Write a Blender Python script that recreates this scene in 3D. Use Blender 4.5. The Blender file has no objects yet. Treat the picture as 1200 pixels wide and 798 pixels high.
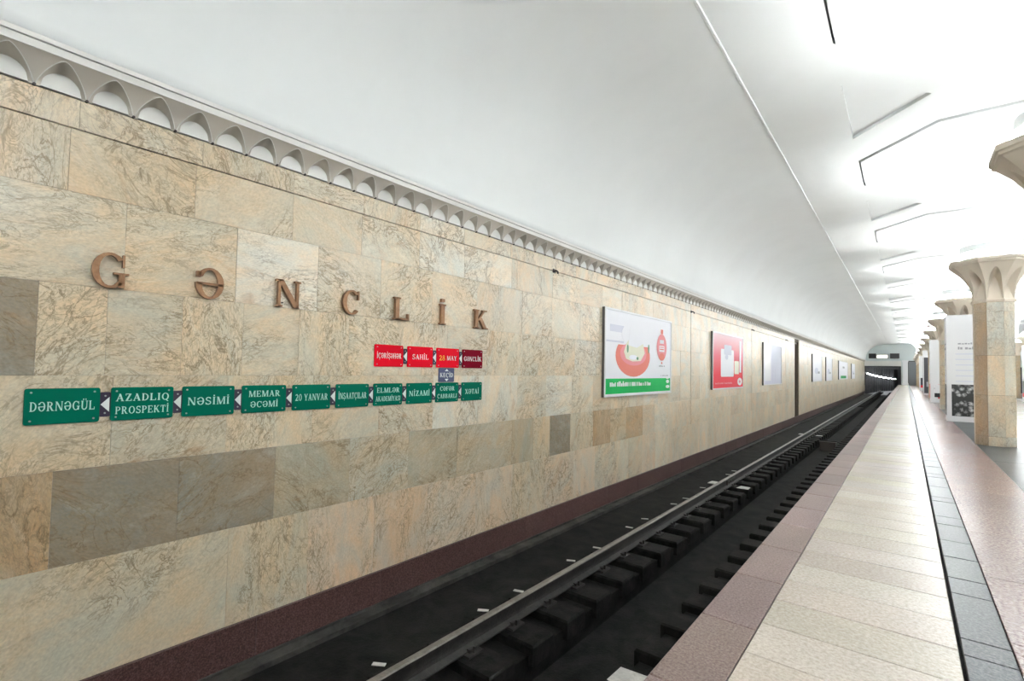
import bpy, bmesh, math, random
from mathutils import Matrix, Vector
random.seed(7)
S = bpy.context.scene
COL = S.collection

# ------------------------------------------------------------------ camera
CAM_H = 1.15
yaw, pitch, roll = math.radians(39.11), math.radians(2.03), math.radians(1.085)
fwd = Vector((-math.sin(yaw)*math.cos(pitch), math.cos(yaw)*math.cos(pitch), math.sin(pitch)))
rgt = Vector((math.cos(yaw), math.sin(yaw), 0))
upv = rgt.cross(fwd)
r2 = rgt*math.cos(roll) + upv*math.sin(roll)
u2 = -rgt*math.sin(roll) + upv*math.cos(roll)
cd = bpy.data.cameras.new('camera'); cam = bpy.data.objects.new('camera', cd); COL.objects.link(cam)
cd.sensor_width = 36; cd.lens = 568.26/1200*36; cd.shift_y = 12.4/1200; cd.clip_end = 300; cd.clip_start = .02
M4 = Matrix((r2, u2, -fwd)).transposed().to_4x4(); M4.translation = (0, 0, CAM_H)
cam.matrix_world = M4
S.camera = cam

# ------------------------------------------------------------------ world + exposure
w = bpy.data.worlds.new('world'); S.world = w; w.use_nodes = True
w.node_tree.nodes['Background'].inputs[0].default_value = (.8, .9, 1, 1)
w.node_tree.nodes['Background'].inputs[1].default_value = 0.02
S.view_settings.view_transform = 'Standard'; S.view_settings.look = 'None'
S.view_settings.gamma = 1; S.view_settings.use_curve_mapping = False
S.view_settings.exposure = 1.9
LAMP = 22.0          # strength of the band lamps around the top of the column capitals
FLOOD = 150.0        # strength of the upward ring lamps inside them
LAMPCOL = (.96, 1.0, 1.04)

# ------------------------------------------------------------------ dimensions (platform top is z = 0, track runs along +Y)
XW = -4.2; XA = 2.98; YB, YE = -8.0, 78.0; ZC = 5.12
CX = 1.17; CX2 = 2*XA - CX; CY0 = 11.65; PITCH = 5.6
Z_BASE0, Z_BASE1, Z_CORN = -1.30, -.94, 2.865

# ------------------------------------------------------------------ materials
MATS = {}
def principled(name, col, rough=.5, metal=0, spec=.5, emit=None, es=0):
    m = bpy.data.materials.new(name); m.use_nodes = True
    b = m.node_tree.nodes['Principled BSDF']
    b.inputs['Base Color'].default_value = (*col, 1); b.inputs['Roughness'].default_value = rough
    b.inputs['Metallic'].default_value = metal; b.inputs['Specular IOR Level'].default_value = spec
    if emit: b.inputs['Emission Color'].default_value = (*emit, 1); b.inputs['Emission Strength'].default_value = es
    MATS[name] = m
    return m
def ramp(nt, pts):
    r = nt.nodes.new('ShaderNodeValToRGB'); e = r.color_ramp.elements
    while len(e) < len(pts): e.new(.5)
    for el, (p, c) in zip(e, pts): el.position = p; el.color = (*c, 1) if len(c) == 3 else c
    return r
def noise(nt, vec, scale, detail=4, rough=.55, dist=0):
    n = nt.nodes.new('ShaderNodeTexNoise'); n.inputs['Scale'].default_value = scale; n.inputs['Detail'].default_value = detail
    n.inputs['Roughness'].default_value = rough; n.inputs['Distortion'].default_value = dist
    if vec: nt.links.new(vec, n.inputs['Vector'])
    return n
def mix(nt, fac, a, b, mode='MIX'):
    m = nt.nodes.new('ShaderNodeMix'); m.data_type = 'RGBA'; m.blend_type = mode
    for s, v in ((m.inputs[0], fac), (m.inputs[6], a), (m.inputs[7], b)):
        if hasattr(v, 'is_linked') or hasattr(v, 'links'): nt.links.new(v, s)
        elif isinstance(v, (int, float)): s.default_value = v
        else: s.default_value = (*v, 1)
    return m.outputs[2]
def math_n(nt, op, a, b=None):
    n = nt.nodes.new('ShaderNodeMath'); n.operation = op
    for i, v in enumerate((a, b)):
        if v is None: continue
        if isinstance(v, (int, float)): n.inputs[i].default_value = v
        else: nt.links.new(v, n.inputs[i])
    return n.outputs[0]
def attr(nt, name):
    a = nt.nodes.new('ShaderNodeAttribute'); a.attribute_name = name; return a
def bump(nt, b, h, strength, dist=.01):
    n = nt.nodes.new('ShaderNodeBump'); n.inputs['Strength'].default_value = strength; n.inputs['Distance'].default_value = dist
    nt.links.new(h, n.inputs['Height']); nt.links.new(n.outputs[0], b.inputs['Normal'])

def stone_mat(name, rough=.3, veins=.75, scale=1.0):
    """travertine-like stone: colour of each slab in 'scol', texture position in 'suv'"""
    m = principled(name, (.6, .5, .35), rough); nt = m.node_tree; b = nt.nodes['Principled BSDF']
    c = attr(nt, 'scol').outputs['Color']; v = attr(nt, 'suv').outputs['Vector']
    n1 = noise(nt, v, 2.2*scale, 5, .6, .6)
    warm = mix(nt, 1, c, (1.08, .94, .80), 'MULTIPLY'); cool = mix(nt, 1, c, (.90, .95, .98), 'MULTIPLY')
    r1 = ramp(nt, [(.36, (0, 0, 0)), (.64, (1, 1, 1))]); nt.links.new(n1.outputs[0], r1.inputs[0])
    base = mix(nt, r1.outputs[0], warm, cool)
    # whitish clouds
    n2 = noise(nt, v, 4.3*scale, 6, .65, 1.2)
    r2_ = ramp(nt, [(.5, (0, 0, 0)), (.72, (.55, .55, .55))]); nt.links.new(n2.outputs[0], r2_.inputs[0])
    base = mix(nt, r2_.outputs[0], base, mix(nt, .3, mix(nt, 1, c, (1.16, 1.17, 1.18), 'MULTIPLY'), (.74, .70, .60)))
    # squiggly veins = ridges of distorted noise
    for sc, wd, st, colr, ds in ((2.6, .022, veins, (.22, .15, .075), 1.6), (6.0, .03, veins*.8, (.28, .21, .12), 1.8), (15, .05, veins*.5, (.34, .27, .17), 1.0)):
        n = noise(nt, v, sc*scale, 5, .62, ds)
        d = math_n(nt, 'ABSOLUTE', math_n(nt, 'SUBTRACT', n.outputs[0], .5))
        rr = ramp(nt, [(0, (1, 1, 1)), (wd, (0, 0, 0))]); nt.links.new(d, rr.inputs[0])
        gate = noise(nt, v, 1.3*scale, 2)
        g = ramp(nt, [(.40, (.12, .12, .12)), (.58, (1, 1, 1))]); nt.links.new(gate.outputs[0], g.inputs[0])
        f = math_n(nt, 'MULTIPLY', math_n(nt, 'MULTIPLY', rr.outputs[0], g.outputs[0]), st)
        base = mix(nt, f, base, colr)
    # rare rust stains
    n3 = noise(nt, v, 1.7*scale, 4, .6, 1.5)
    r3 = ramp(nt, [(.62, (0, 0, 0)), (.74, (.5, .5, .5))]); nt.links.new(n3.outputs[0], r3.inputs[0])
    base = mix(nt, r3.outputs[0], base, (.47, .27, .13))
    # grain
    n4 = noise(nt, v, 60, 3)
    r4 = ramp(nt, [(.3, (.86, .86, .86)), (.7, (1.08, 1.08, 1.08))]); nt.links.new(n4.outputs[0], r4.inputs[0])
    base = mix(nt, 1, base, r4.outputs[0], 'MULTIPLY')
    nt.links.new(base, b.inputs['Base Color'])
    bump(nt, b, n2.outputs[0], .08)
    return m
stone_mat('slab', .3, .9)
stone_mat('column_stone', .30, .5); stone_mat('slab_far_glare', .38, .35)  # last one: slab copy with faint veins, helps paint in the far wall's brightness

def granite_mat(name, cols, rough, scale=90, big=1.2, dirt=.18, spec=.5):
    """speckled granite; slab tint in 'scol'"""
    m = principled(name, cols[1], rough, 0, spec); nt = m.node_tree; b = nt.nodes['Principled BSDF']
    g = nt.nodes.new('ShaderNodeNewGeometry').outputs['Position']
    n = noise(nt, g, scale, 4, .7)
    r = ramp(nt, [(.36, cols[0]), (.5, cols[1]), (.66, cols[2])]); nt.links.new(n.outputs[0], r.inputs[0])
    n2 = noise(nt, g, big, 5, .65)
    r_ = ramp(nt, [(.35, (1-dirt,)*3), (.65, (1.05,)*3)]); nt.links.new(n2.outputs[0], r_.inputs[0])
    c = mix(nt, 1, r.outputs[0], r_.outputs[0], 'MULTIPLY')
    c = mix(nt, 1, c, attr(nt, 'scol').outputs['Color'], 'MULTIPLY')
    nt.links.new(c, b.inputs['Base Color'])
    return m
granite_mat('base_granite', [(.045, .022, .02), (.105, .052, .046), (.20, .12, .11)], .35)
granite_mat('kerb_granite', [(.16, .10, .09), (.265, .185, .165), (.36, .28, .255)], .33)
granite_mat('beige_tile', [(.46, .40, .33), (.55, .485, .41), (.63, .57, .495)], .22, 60, 1.2, .08)
granite_mat('dark_tile', [(.05, .057, .06), (.09, .098, .10), (.15, .16, .16)], .30, 70, 1.2, .15, .2)
granite_mat('pink_tile', [(.15, .085, .08), (.28, .19, .17), (.42, .33, .31)], .27, 55, 1.2, .15, .35)
granite_mat('hall_tile', [(.58, .56, .53), (.68, .66, .63), (.76, .74, .71)], .16, 60)

def plaster(name, col):
    m = principled(name, col, .6, 0, .3); nt = m.node_tree; b = nt.nodes['Principled BSDF']
    g = nt.nodes.new('ShaderNodeNewGeometry').outputs['Position']
    n = noise(nt, g, .8, 5, .6)
    r = ramp(nt, [(.3, tuple(c*.95 for c in col)), (.7, col)]); nt.links.new(n.outputs[0], r.inputs[0])
    nt.links.new(r.outputs[0], b.inputs['Base Color'])
    return m
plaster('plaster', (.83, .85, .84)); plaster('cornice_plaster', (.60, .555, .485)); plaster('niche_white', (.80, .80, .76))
plaster('fascia', (.74, .73, .69)); plaster('endwall', (.62, .68, .67)); plaster('capital_stone', (.74, .66, .55))

def dirty(name, a, c, rough=.8, scale=3.0):
    m = principled(name, a, rough, 0, .15 if rough > .7 else .5); nt = m.node_tree; b = nt.nodes['Principled BSDF']
    g = nt.nodes.new('ShaderNodeNewGeometry').outputs['Position']
    n = noise(nt, g, scale, 8, .7, .5); r = ramp(nt, [(.35, a), (.7, c)])
    nt.links.new(n.outputs[0], r.inputs[0]); nt.links.new(r.outputs[0], b.inputs['Base Color'])
    n2 = noise(nt, g, 40, 5, .7); bump(nt, b, n2.outputs[0], .5, .01)
    return m
dirty('trackbed', (.004, .004, .0037), (.021, .02, .018)); dirty('sleeper', (.004, .004, .0036), (.022, .02, .018), .75, 6)
dirty('grey_bed', (.03, .029, .027), (.085, .08, .072)); dirty('backing', (.14, .115, .08), (.22, .19, .14))
dirty('rail_steel', (.10, .085, .07), (.20, .185, .16), .38, 8); dirty('white_paint', (.45, .44, .41), (.72, .70, .66), .7, 9)
dirty('rail_side', (.012, .010, .009), (.035, .03, .026), .6, 8); dirty('tunnel', (.05, .05, .05), (.12, .12, .12), .5)
dirty('bronze', (.235, .115, .052), (.40, .22, .11), .38, 12); MATS['bronze'].node_tree.nodes['Principled BSDF'].inputs['Metallic'].default_value = .35
principled('green', (.0, .15, .09), .45, 0, .06); principled('red', (.75, .004, .02), .45, 0, .06); principled('dark_red', (.20, .0, .012), .45, 0, .06)
principled('purple_dark', (.035, .022, .05), .35); principled('blue_grey', (.07, .085, .17), .35)
principled('sign_white', (.80, .84, .82), .5); principled('sign_mint', (.52, .80, .70), .5); principled('yellow', (.85, .55, .03), .5)
principled('screw', (.42, .44, .42), .3, .8); principled('frame_dark', (.13, .125, .115), .4, .3); principled('iron', (.06, .05, .045), .5, .4)
principled('poster_white', (.86, .86, .90), .5, 0, .2); principled('poster_green', (.0, .44, .095), .5, 0, .2); principled('poster_red', (.75, .035, .05), .5, 0, .2)
principled('poster_pink', (.80, .30, .32), .5, 0, .2); principled('poster_salmon', (.76, .22, .17), .5, 0, .2); principled('cream', (.76, .75, .60), .4)
principled('pale_lilac', (.66, .67, .76), .5, 0, .2); principled('print_grey', (.36, .36, .38), .5); principled('leaf', (.12, .30, .16), .5)
principled('panel_white', (.76, .76, .77), .3); principled('door_brown', (.12, .085, .06), .45); principled('door_grey', (.17, .18, .19), .45)
principled('black', (.012, .012, .013), .4); principled('lamp_glow', (1, 1, 1), .5, 0, .2, LAMPCOL, LAMP); principled('flood_glow', (1, 1, 1), .5, 0, .2, LAMPCOL, FLOOD)
principled('tunnel_lamp', (1, 1, 1), .5, 0, .2, (.9, .95, 1), 14.0); principled('sign_lit', (.8, .8, .7), .5, 0, .2, (1, .97, .82), .9)
principled('dark_photo', (.05, .05, .06), .3)
m = principled('photo_print', (.3, .3, .3), .35); nt = m.node_tree
g = nt.nodes.new('ShaderNodeNewGeometry').outputs['Position']; vo = nt.nodes.new('ShaderNodeTexVoronoi'); vo.inputs['Scale'].default_value = 8; nt.links.new(g, vo.inputs['Vector'])
nn = noise(nt, g, 14, 4, .7, 1.0)
v_ = math_n(nt, 'ADD', math_n(nt, 'MULTIPLY', vo.outputs['Distance'], .9), math_n(nt, 'MULTIPLY', nn.outputs[0], .9))
r = ramp(nt, [(.5, (.72, .72, .72)), (.72, (.3, .3, .3)), (.9, (.03, .03, .03))])
nt.links.new(v_, r.inputs[0]); nt.links.new(r.outputs[0], nt.nodes['Principled BSDF'].inputs['Base Color'])
m = principled('red_fade', (.8, .05, .06), .5, 0, .2); nt = m.node_tree      # printed fade from red to pale pink, part of the poster's artwork
tc = nt.nodes.new('ShaderNodeTexCoord'); sp = nt.nodes.new('ShaderNodeSeparateXYZ'); nt.links.new(tc.outputs['Generated'], sp.inputs[0])
r = ramp(nt, [(.25, (.76, .03, .05)), (.6, (.80, .18, .22)), (1, (.84, .62, .66))]); nt.links.new(sp.outputs['Z'], r.inputs[0])
nt.links.new(r.outputs[0], nt.nodes['Principled BSDF'].inputs['Base Color'])

# ------------------------------------------------------------------ mesh helpers
class MB:
    def __init__(s): s.v = []; s.f = []; s.col = []; s.uv = []; s.smooth = []
    def add(s, verts, faces, col=(1, 1, 1), uv=None, smooth=False):
        o = len(s.v); s.v += [tuple(p) for p in verts]; s.f += [tuple(i+o for i in f) for f in faces]
        s.col += [col]*len(verts); s.uv += uv if uv else [tuple(p) for p in verts]; s.smooth += [smooth]*len(faces)
    def box(s, x0, x1, y0, y1, z0, z1, col=(1, 1, 1)):
        s.add([(x, y, z) for x in (x0, x1) for y in (y0, y1) for z in (z0, z1)],
              [(0, 1, 3, 2), (4, 6, 7, 5), (0, 4, 5, 1), (2, 3, 7, 6), (0, 2, 6, 4), (1, 5, 7, 3)], col)
    def prism(s, poly, mp, d0, d1, col=(1, 1, 1)):
        """poly of (a, b); mp(a, b, d) -> xyz; front face at d1, sides down to d0"""
        n = len(poly)
        s.add([mp(a, b, d0) for a, b in poly] + [mp(a, b, d1) for a, b in poly],
              [tuple(range(n, 2*n))] + [(i, (i+1) % n, n+(i+1) % n, n+i) for i in range(n)], col)
    def solid(s, poly, mp, d0, d1, col=(1, 1, 1)):
        n = len(poly); s.prism(poly, mp, d0, d1, col); o = len(s.v)-2*n; s.f.append(tuple(o+i for i in reversed(range(n)))); s.smooth.append(False)
    def tube(s, pts, r, n=8):
        prev = None
        for i, p in enumerate(pts):
            p = Vector(p); d = (Vector(pts[min(i+1, len(pts)-1)])-Vector(pts[max(i-1, 0)])).normalized()
            a = d.cross(Vector((0, 0, 1)) if abs(d.z) < .9 else Vector((1, 0, 0))).normalized(); b = d.cross(a)
            ring = [p+(a*math.cos(t*2*math.pi/n)+b*math.sin(t*2*math.pi/n))*r for t in range(n)]
            if prev is not None: s.add(prev+ring, [(t, (t+1) % n, n+(t+1) % n, n+t) for t in range(n)], smooth=True)
            else: s.add(ring, [tuple(range(n))])
            prev = ring
        s.add(prev, [tuple(reversed(range(n)))])
    def mesh(s, name):
        m = bpy.data.meshes.new(name); m.from_pydata(s.v, [], s.f)
        if any(s.smooth): m.polygons.foreach_set('use_smooth', s.smooth)
        ca = m.attributes.new('scol', 'FLOAT_COLOR', 'POINT'); ca.data.foreach_set('color', [c for k in s.col for c in (*k, 1)])
        ua = m.attributes.new('suv', 'FLOAT_VECTOR', 'POINT'); ua.data.foreach_set('vector', [c for k in s.uv for c in k])
        m.update(); return m
    def build(s, name, mat, parent=None, loc=None):
        me = s.mesh(name); bm = bmesh.new(); bm.from_mesh(me); bmesh.ops.recalc_face_normals(bm, faces=bm.faces) if not getattr(s, 'keep', False) else None
        bm.to_mesh(me); bm.free()
        return obj(name, me, mat, parent, loc)
def obj(name, me, mat, parent=None, loc=None):
    if mat and not me.materials: me.materials.append(MATS[mat])
    o = bpy.data.objects.new(name, me); COL.objects.link(o)
    if loc: o.location = loc
    if parent: o.parent = parent
    return o
def empty(name, loc=(0, 0, 0)):
    o = bpy.data.objects.new(name, None); COL.objects.link(o); o.location = loc; o.empty_display_size = .1; return o
def tag(o, label, cat, group=None):
    o['label'] = label; o['category'] = cat
    if group: o['group'] = group
    return o
def struct(o, label=None, cat=None):
    o['kind'] = 'structure'
    if label: o['label'] = label
    if cat: o['category'] = cat
    return o
def copy_tree(o, parent=None):
    c = o.copy(); COL.objects.link(c); c.parent = parent
    for ch in list(o.children): copy_tree(ch, c)
    return c
def rect(a0, b0, a1, b1): return [(a0, b0), (a1, b0), (a1, b1), (a0, b1)]
def rrect(a0, b0, a1, b1, r, n=4):
    out = []
    for cx_, cy_, t0 in ((a1-r, b1-r, 0), (a0+r, b1-r, 90), (a0+r, b0+r, 180), (a1-r, b0+r, 270)):
        for i in range(n+1):
            t = math.radians(t0+90*i/n); out.append((cx_+r*math.cos(t), cy_+r*math.sin(t)))
    return out
def ell(cx_, cy_, rx, ry, n=24, a0=0, a1=360):
    return [(cx_+rx*math.cos(math.radians(a0+(a1-a0)*i/n)), cy_+ry*math.sin(math.radians(a0+(a1-a0)*i/n))) for i in range(n if a1-a0 == 360 else n+1)]
def wallmap(x): return lambda a, b, d: (x+d, a, b)           # poly (y, z) on the left wall, normal +X

# ------------------------------------------------------------------ left wall: backing + individual stone slabs
mb = MB()
ND0, ND1 = 26.95, 28.2
mb.box(XW-.5, XW-.03, YB, ND0, -1.7, 3.4); mb.box(XW-.5, XW-.03, ND1, YE, -1.7, 3.4)
mb.box(XW-.5, XW-.22, ND0, ND1, -1.7, 3.4); mb.box(XW-.22, XW-.03, ND0, ND1, 2.72, 3.4)
wall = struct(mb.build('wall_left', 'backing'), 'track-side wall clad in veined cream stone slabs, left of the rails', 'wall')
CREAM, TAN, SAND, OLIVE, GREY, RUST, WHITE, PINK = ((.68, .60, .455), (.62, .52, .37), (.66, .57, .42), (.46, .415, .315), (.33, .292, .23), (.54, .40, .25), (.76, .71, .60), (.70, .575, .44))
def slab_into(mb, y0, y1, z0, z1, col, orient, gap=.0014):
    y0 += gap/2; y1 -= gap/2; z0 += gap/2; z1 -= gap/2
    x1 = XW+random.uniform(-.0015, .0015); x0 = XW-.035; c = .001
    P = [(x0, y0, z0), (x0, y1, z0), (x0, y1, z1), (x0, y0, z1), (x1-c, y0, z0), (x1-c, y1, z0), (x1-c, y1, z1), (x1-c, y0, z1),
         (x1, y0+c, z0+c), (x1, y1-c, z0+c), (x1, y1-c, z1-c), (x1, y0+c, z1-c)]
    F = [(8, 9, 10, 11)]
    for i in range(4):
        j = (i+1) % 4; F += [(i, j, 4+j, 4+i), (4+i, 4+j, 8+j, 8+i)]
    ox, oy, oz = (random.uniform(-50, 50) for _ in range(3))
    a = {'h': .12, 'v': math.pi/2, 'd': .7, 'm': -.6}[orient]+random.uniform(-.15, .15); st = 2.3 if orient in 'hv' else 1.5
    uv = []
    for p in P:
        y, z = p[1], p[2]; s_, t_ = y*math.cos(a)+z*math.sin(a), -y*math.sin(a)+z*math.cos(a)
        uv.append((s_/1.25+ox, t_*st*.8+oy, oz))
    k = random.uniform(.94, 1.05); mb.add(P, F, tuple(q*k for q in col), uv)
ROWS = [(-.94, -.17), (-.17, .44), (.44, 1.05), (1.05, 1.64), (1.64, 2.245), (2.245, 2.656), (2.664, 2.855)]
J = [[-1.5, -.6, .2, 1.63, 2.3, 3.0, 3.7, 4.5, 5.23, 5.98, 6.8, 7.5, 8.23],
     [-1.5, -.8, -.1, .58, 1.27, 1.98, 2.7, 3.42, 4.15, 5.2, 5.69, 6.11, 6.69, 7.42, 8.05],
     [-1.3, -.57, .15, .86, 1.58, 2.3, 3.02, 3.75, 4.5, 5.3, 6.0, 6.72, 7.4],
     [-1.2, -.5, .1, .47, .81, 1.25, 1.68, 2.15, 2.65, 3.25, 3.95, 4.65, 5.4, 6.1, 6.8, 7.5],
     [-1.3, -.55, .17, .89, 1.61, 2.31, 3.0, 3.7, 4.45, 5.38, 6.12, 6.95, 7.6],
     [-1.6, -.9, -.15, .58, 1.3, 2.06, 2.76, 3.5, 4.21, 5.13, 6.13, 6.94, 7.7],
     [-1.5, -.8, -.1, .62, 1.34, 2.06, 2.77, 3.5, 4.2, 5.1, 6.13, 6.8, 7.5]]
SPECIAL = {(0, .2): (CREAM, 'd'), (0, 1.63): (CREAM, 'v'), (0, 2.3): (PINK, 'v'), (0, 3.0): (PINK, 'v'), (0, 3.7): (PINK, 'd'), (0, -.6): (CREAM, 'h'),
           (1, -.1): (RUST, 'v'), (1, .58): (GREY, 'm'), (1, 1.27): (GREY, 'd'), (1, 1.98): (OLIVE, 'm'), (1, 2.7): ((.55, .505, .40), 'd'), (1, 3.42): (OLIVE, 'd'), (1, 4.15): ((.50, .45, .345), 'd'),
           (1, 5.2): (OLIVE, 'v'), (1, 5.69): (SAND, 'v'), (1, 6.11): (GREY, 'm'), (1, 6.69): (CREAM, 'v'), (1, 7.42): (RUST, 'v'),
           (2, 3.75): (WHITE, 'v'), (2, 4.5): (WHITE, 'v'), (2, 5.3): (CREAM, 'd'), (3, .1): (GREY, 'm'), (3, .47): (CREAM, 'd'), (3, 1.25): (CREAM, 'v'), (3, .81): (CREAM, 'h'),
           (4, 1.61): (WHITE, 'h'), (4, .17): (CREAM, 'h'), (4, .89): (SAND, 'h'), (5, 3.5): (WHITE, 'm'), (5, 4.21): (WHITE, 'd'), (6, 3.5): (WHITE, 'd'), (4, 5.38): (TAN, 'd')}
EXP = [12.30, 18.5, 24.7, 31.0, 37.2, 43.4, 49.6]
far = MB()
for ri, (z0, z1) in enumerate(ROWS):
    ys = list(J[ri])
    while ys[0] > YB: ys.insert(0, ys[0]-random.uniform(.6, .8))
    while ys[-1] < YE:
        n = ys[-1]+random.uniform(.58, .82)
        for e in EXP+[ND0, ND1]:
            if ri > 0 or e in (ND0, ND1):
                if ys[-1] < e-.001 and n > e-.3: n = e; break
        ys.append(n)
    for a, b in zip(ys, ys[1:]):
        if a >= ND0-.01 and b <= ND1+.01: continue
        pal = {0: [CREAM, PINK, SAND, TAN, PINK], 1: [OLIVE, TAN, SAND, RUST, CREAM, SAND], 2: [CREAM, SAND, TAN, WHITE, CREAM], 3: [CREAM, CREAM, WHITE, SAND], 4: [SAND, CREAM, TAN, CREAM],
               5: [SAND, TAN, CREAM], 6: [TAN, SAND, CREAM]}[ri]
        col, ori = SPECIAL.get((ri, round(a, 2)), (random.choice(pal), random.choice('hvdm' if ri not in (0,) else 'vvd')))
        if a > 9: col = tuple(.4*c+.6*d for c, d in zip(col, WHITE if ri > 1 else (.78, .71, .58)))  # brighter light and glare of the far wall painted into the slab colour
        if 3 < a <= 9 and ri != 1: col = tuple(.7*c+.3*d for c, d in zip(col, WHITE))  # milder painted-in brightening where the wall starts to recede
        a_, b_ = a, b
        for e in EXP:
            if ri > 0:
                g_ = .014 if e == 12.30 else .006
                if abs(a-e) < .002: a_ = a+g_
                if abs(b-e) < .002: b_ = b-g_
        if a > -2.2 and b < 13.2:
            t = MB(); slab_into(t, a_, b_, z0, z1, col, ori); t.build('slab', 'slab' if a < 9 else 'slab_far_glare', wall)
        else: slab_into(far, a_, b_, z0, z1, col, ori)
o = far.build('slab_facing', 'slab_far_glare', wall); o['kind'] = 'stuff'

# dark red granite base course
mb = MB(); mb.box(XW-.03, XW+.012, YB, YE, -1.6, Z_BASE1-.012)
bb = struct(mb.build('baseboard_left', 'base_granite'), 'dark red granite base course along the foot of the stone wall', 'baseboard')
y = -1.8; fm = MB()
while y < YE:
    L = 1.22; k = random.uniform(.85, 1.15); t = MB() if y < 13 else fm
    t.box(XW-.02, XW+.028+random.uniform(-.002, .002), y+.002, min(y+L, YE)-.002, Z_BASE0, Z_BASE1, (k, k, k))
    if y < 13: t.build('base_slab', 'base_granite', bb)
    y += L
o = fm.build('base_slab_facing', 'base_granite', bb); o['kind'] = 'stuff'

def bm_mesh0(mb, name, mat):
    me = mb.mesh(name); b_ = bmesh.new(); b_.from_mesh(me); bmesh.ops.recalc_face_normals(b_, faces=b_.faces); b_.to_mesh(me); b_.free(); me.materials.append(MATS[mat]); return me
# ------------------------------------------------------------------ cornice of little pointed arches
def arch_unit(mp, w, h, zl, zi, wi, nz=4, n=10, cove=None, rec=0):
    """soffit + flared spandrel of one arch. mp(s, x, z): s in -w/2..w/2 across, x outwards, z up. lip apex zl, inner apex zi, inner half width wi"""
    A = MB(); B = MB()
    lip = []; inn = []
    for i in range(2*n+1):
        q = -1+i/n; s_ = q*w/2*.965
        lip.append((s_, zl*(1-abs(q)**1.5)**.72))
        inn.append((q*wi, zi*math.sqrt(max(0, 1-q*q))))
    L = [mp(s_, cove(z), z) for s_, z in lip]; I = [mp(s_, -rec*(z/zi), z) for s_, z in inn]
    m_ = len(L)
    A.add(L+I, [(i, i+1, m_+i+1, m_+i) for i in range(m_-1)], smooth=True)
    pts = []
    ext = [(-w/2, 0)]+lip+[(w/2, 0)]
    for s_, z in ext:
        for k in range(nz+1):
            zz = z+(h-z)*k/nz; pts.append(mp(s_, cove(zz), zz))
    A.add(pts, [(a*(nz+1)+k, (a+1)*(nz+1)+k, (a+1)*(nz+1)+k+1, a*(nz+1)+k+1) for a in range(len(ext)-1) for k in range(nz)], smooth=True)
    # jambs under the arch: piers between inner edge and unit edge at wall plane
    for sg in (-1, 1):
        A.add([mp(sg*w/2, cove(0), 0), mp(sg*wi, 0, 0), mp(sg*wi, 0, -.008), mp(sg*w/2, cove(0), -.008)], [(0, 1, 2, 3)])
    if rec: B.add(I+[mp(s_, 0, -.01) for s_, z in inn], [(i, i+1, m_+i+1, m_+i) for i in range(m_-1)])
    else: B.add([mp(s_, .001, z) for s_, z in inn]+[mp(wi, .001, 0), mp(-wi, .001, 0)], [tuple(range(m_+2))])
    A.keep = B.keep = False
    return A, B
CW = .25; CH = .158
cov = lambda z: .008+.125*(max(0, z)/CH)**1.5
mb = MB()
mb.box(XW-.03, XW+.004, YB, YE, 2.866, 3.2)                       # back
mb.box(XW-.02, XW+.147, YB, YE, 3.026, 3.074)                     # fascia
mb.box(XW-.02, XW+.155, YB, YE, 3.080, 3.088)                     # cap line
mb.box(XW-.02, XW+.135, YB, YE, 3.062, 3.12)
corn = struct(mb.build('trim_1', 'fascia'), 'plaster cornice of small pointed arches along the top of the stone wall', 'cornice')
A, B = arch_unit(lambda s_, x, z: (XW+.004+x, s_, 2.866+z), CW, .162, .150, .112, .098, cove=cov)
R_ = MB(); nn_ = 20
R_.tube([(XW+.004+cov(z_)+.001, q_*CW/2*.965, 2.866+z_) for q_, z_ in [(-1+2*i_/nn_, .150*(1-abs(-1+2*i_/nn_)**1.5)**.72) for i_ in range(nn_+1)]], .0032, 5)
mR = bm_mesh0(R_, 'arch_rim', 'fascia')
K_ = MB(); K_.tube([(XW-.005, -CW/2, 2.859), (XW+.012, -CW/2, 2.859), (XW+.018, -CW/2, 2.859)], .009, 8); mK = bm_mesh0(K_, 'foot_knob', 'iron')
mA = A.mesh('arch_niche'); mB = B.mesh('niche_back')
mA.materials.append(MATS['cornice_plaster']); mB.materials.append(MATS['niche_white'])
bm = bmesh.new()
yc = .40+.125-CW*8; far = MB(); farb = MB(); far.keep = True
while yc < YE-.2:
    if yc < 14.5:
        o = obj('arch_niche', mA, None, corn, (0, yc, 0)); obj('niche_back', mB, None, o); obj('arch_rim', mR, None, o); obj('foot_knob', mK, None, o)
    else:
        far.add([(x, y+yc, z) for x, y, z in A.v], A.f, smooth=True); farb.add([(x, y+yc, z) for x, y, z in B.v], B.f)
    yc += CW
o = obj('arch_niche_row', far.mesh('arch_niche_row'), 'cornice_plaster', corn); o['kind'] = 'stuff'
o2 = obj('niche_back_row', farb.mesh('niche_back_row'), 'niche_white', o); o2['kind'] = 'stuff'

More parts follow.
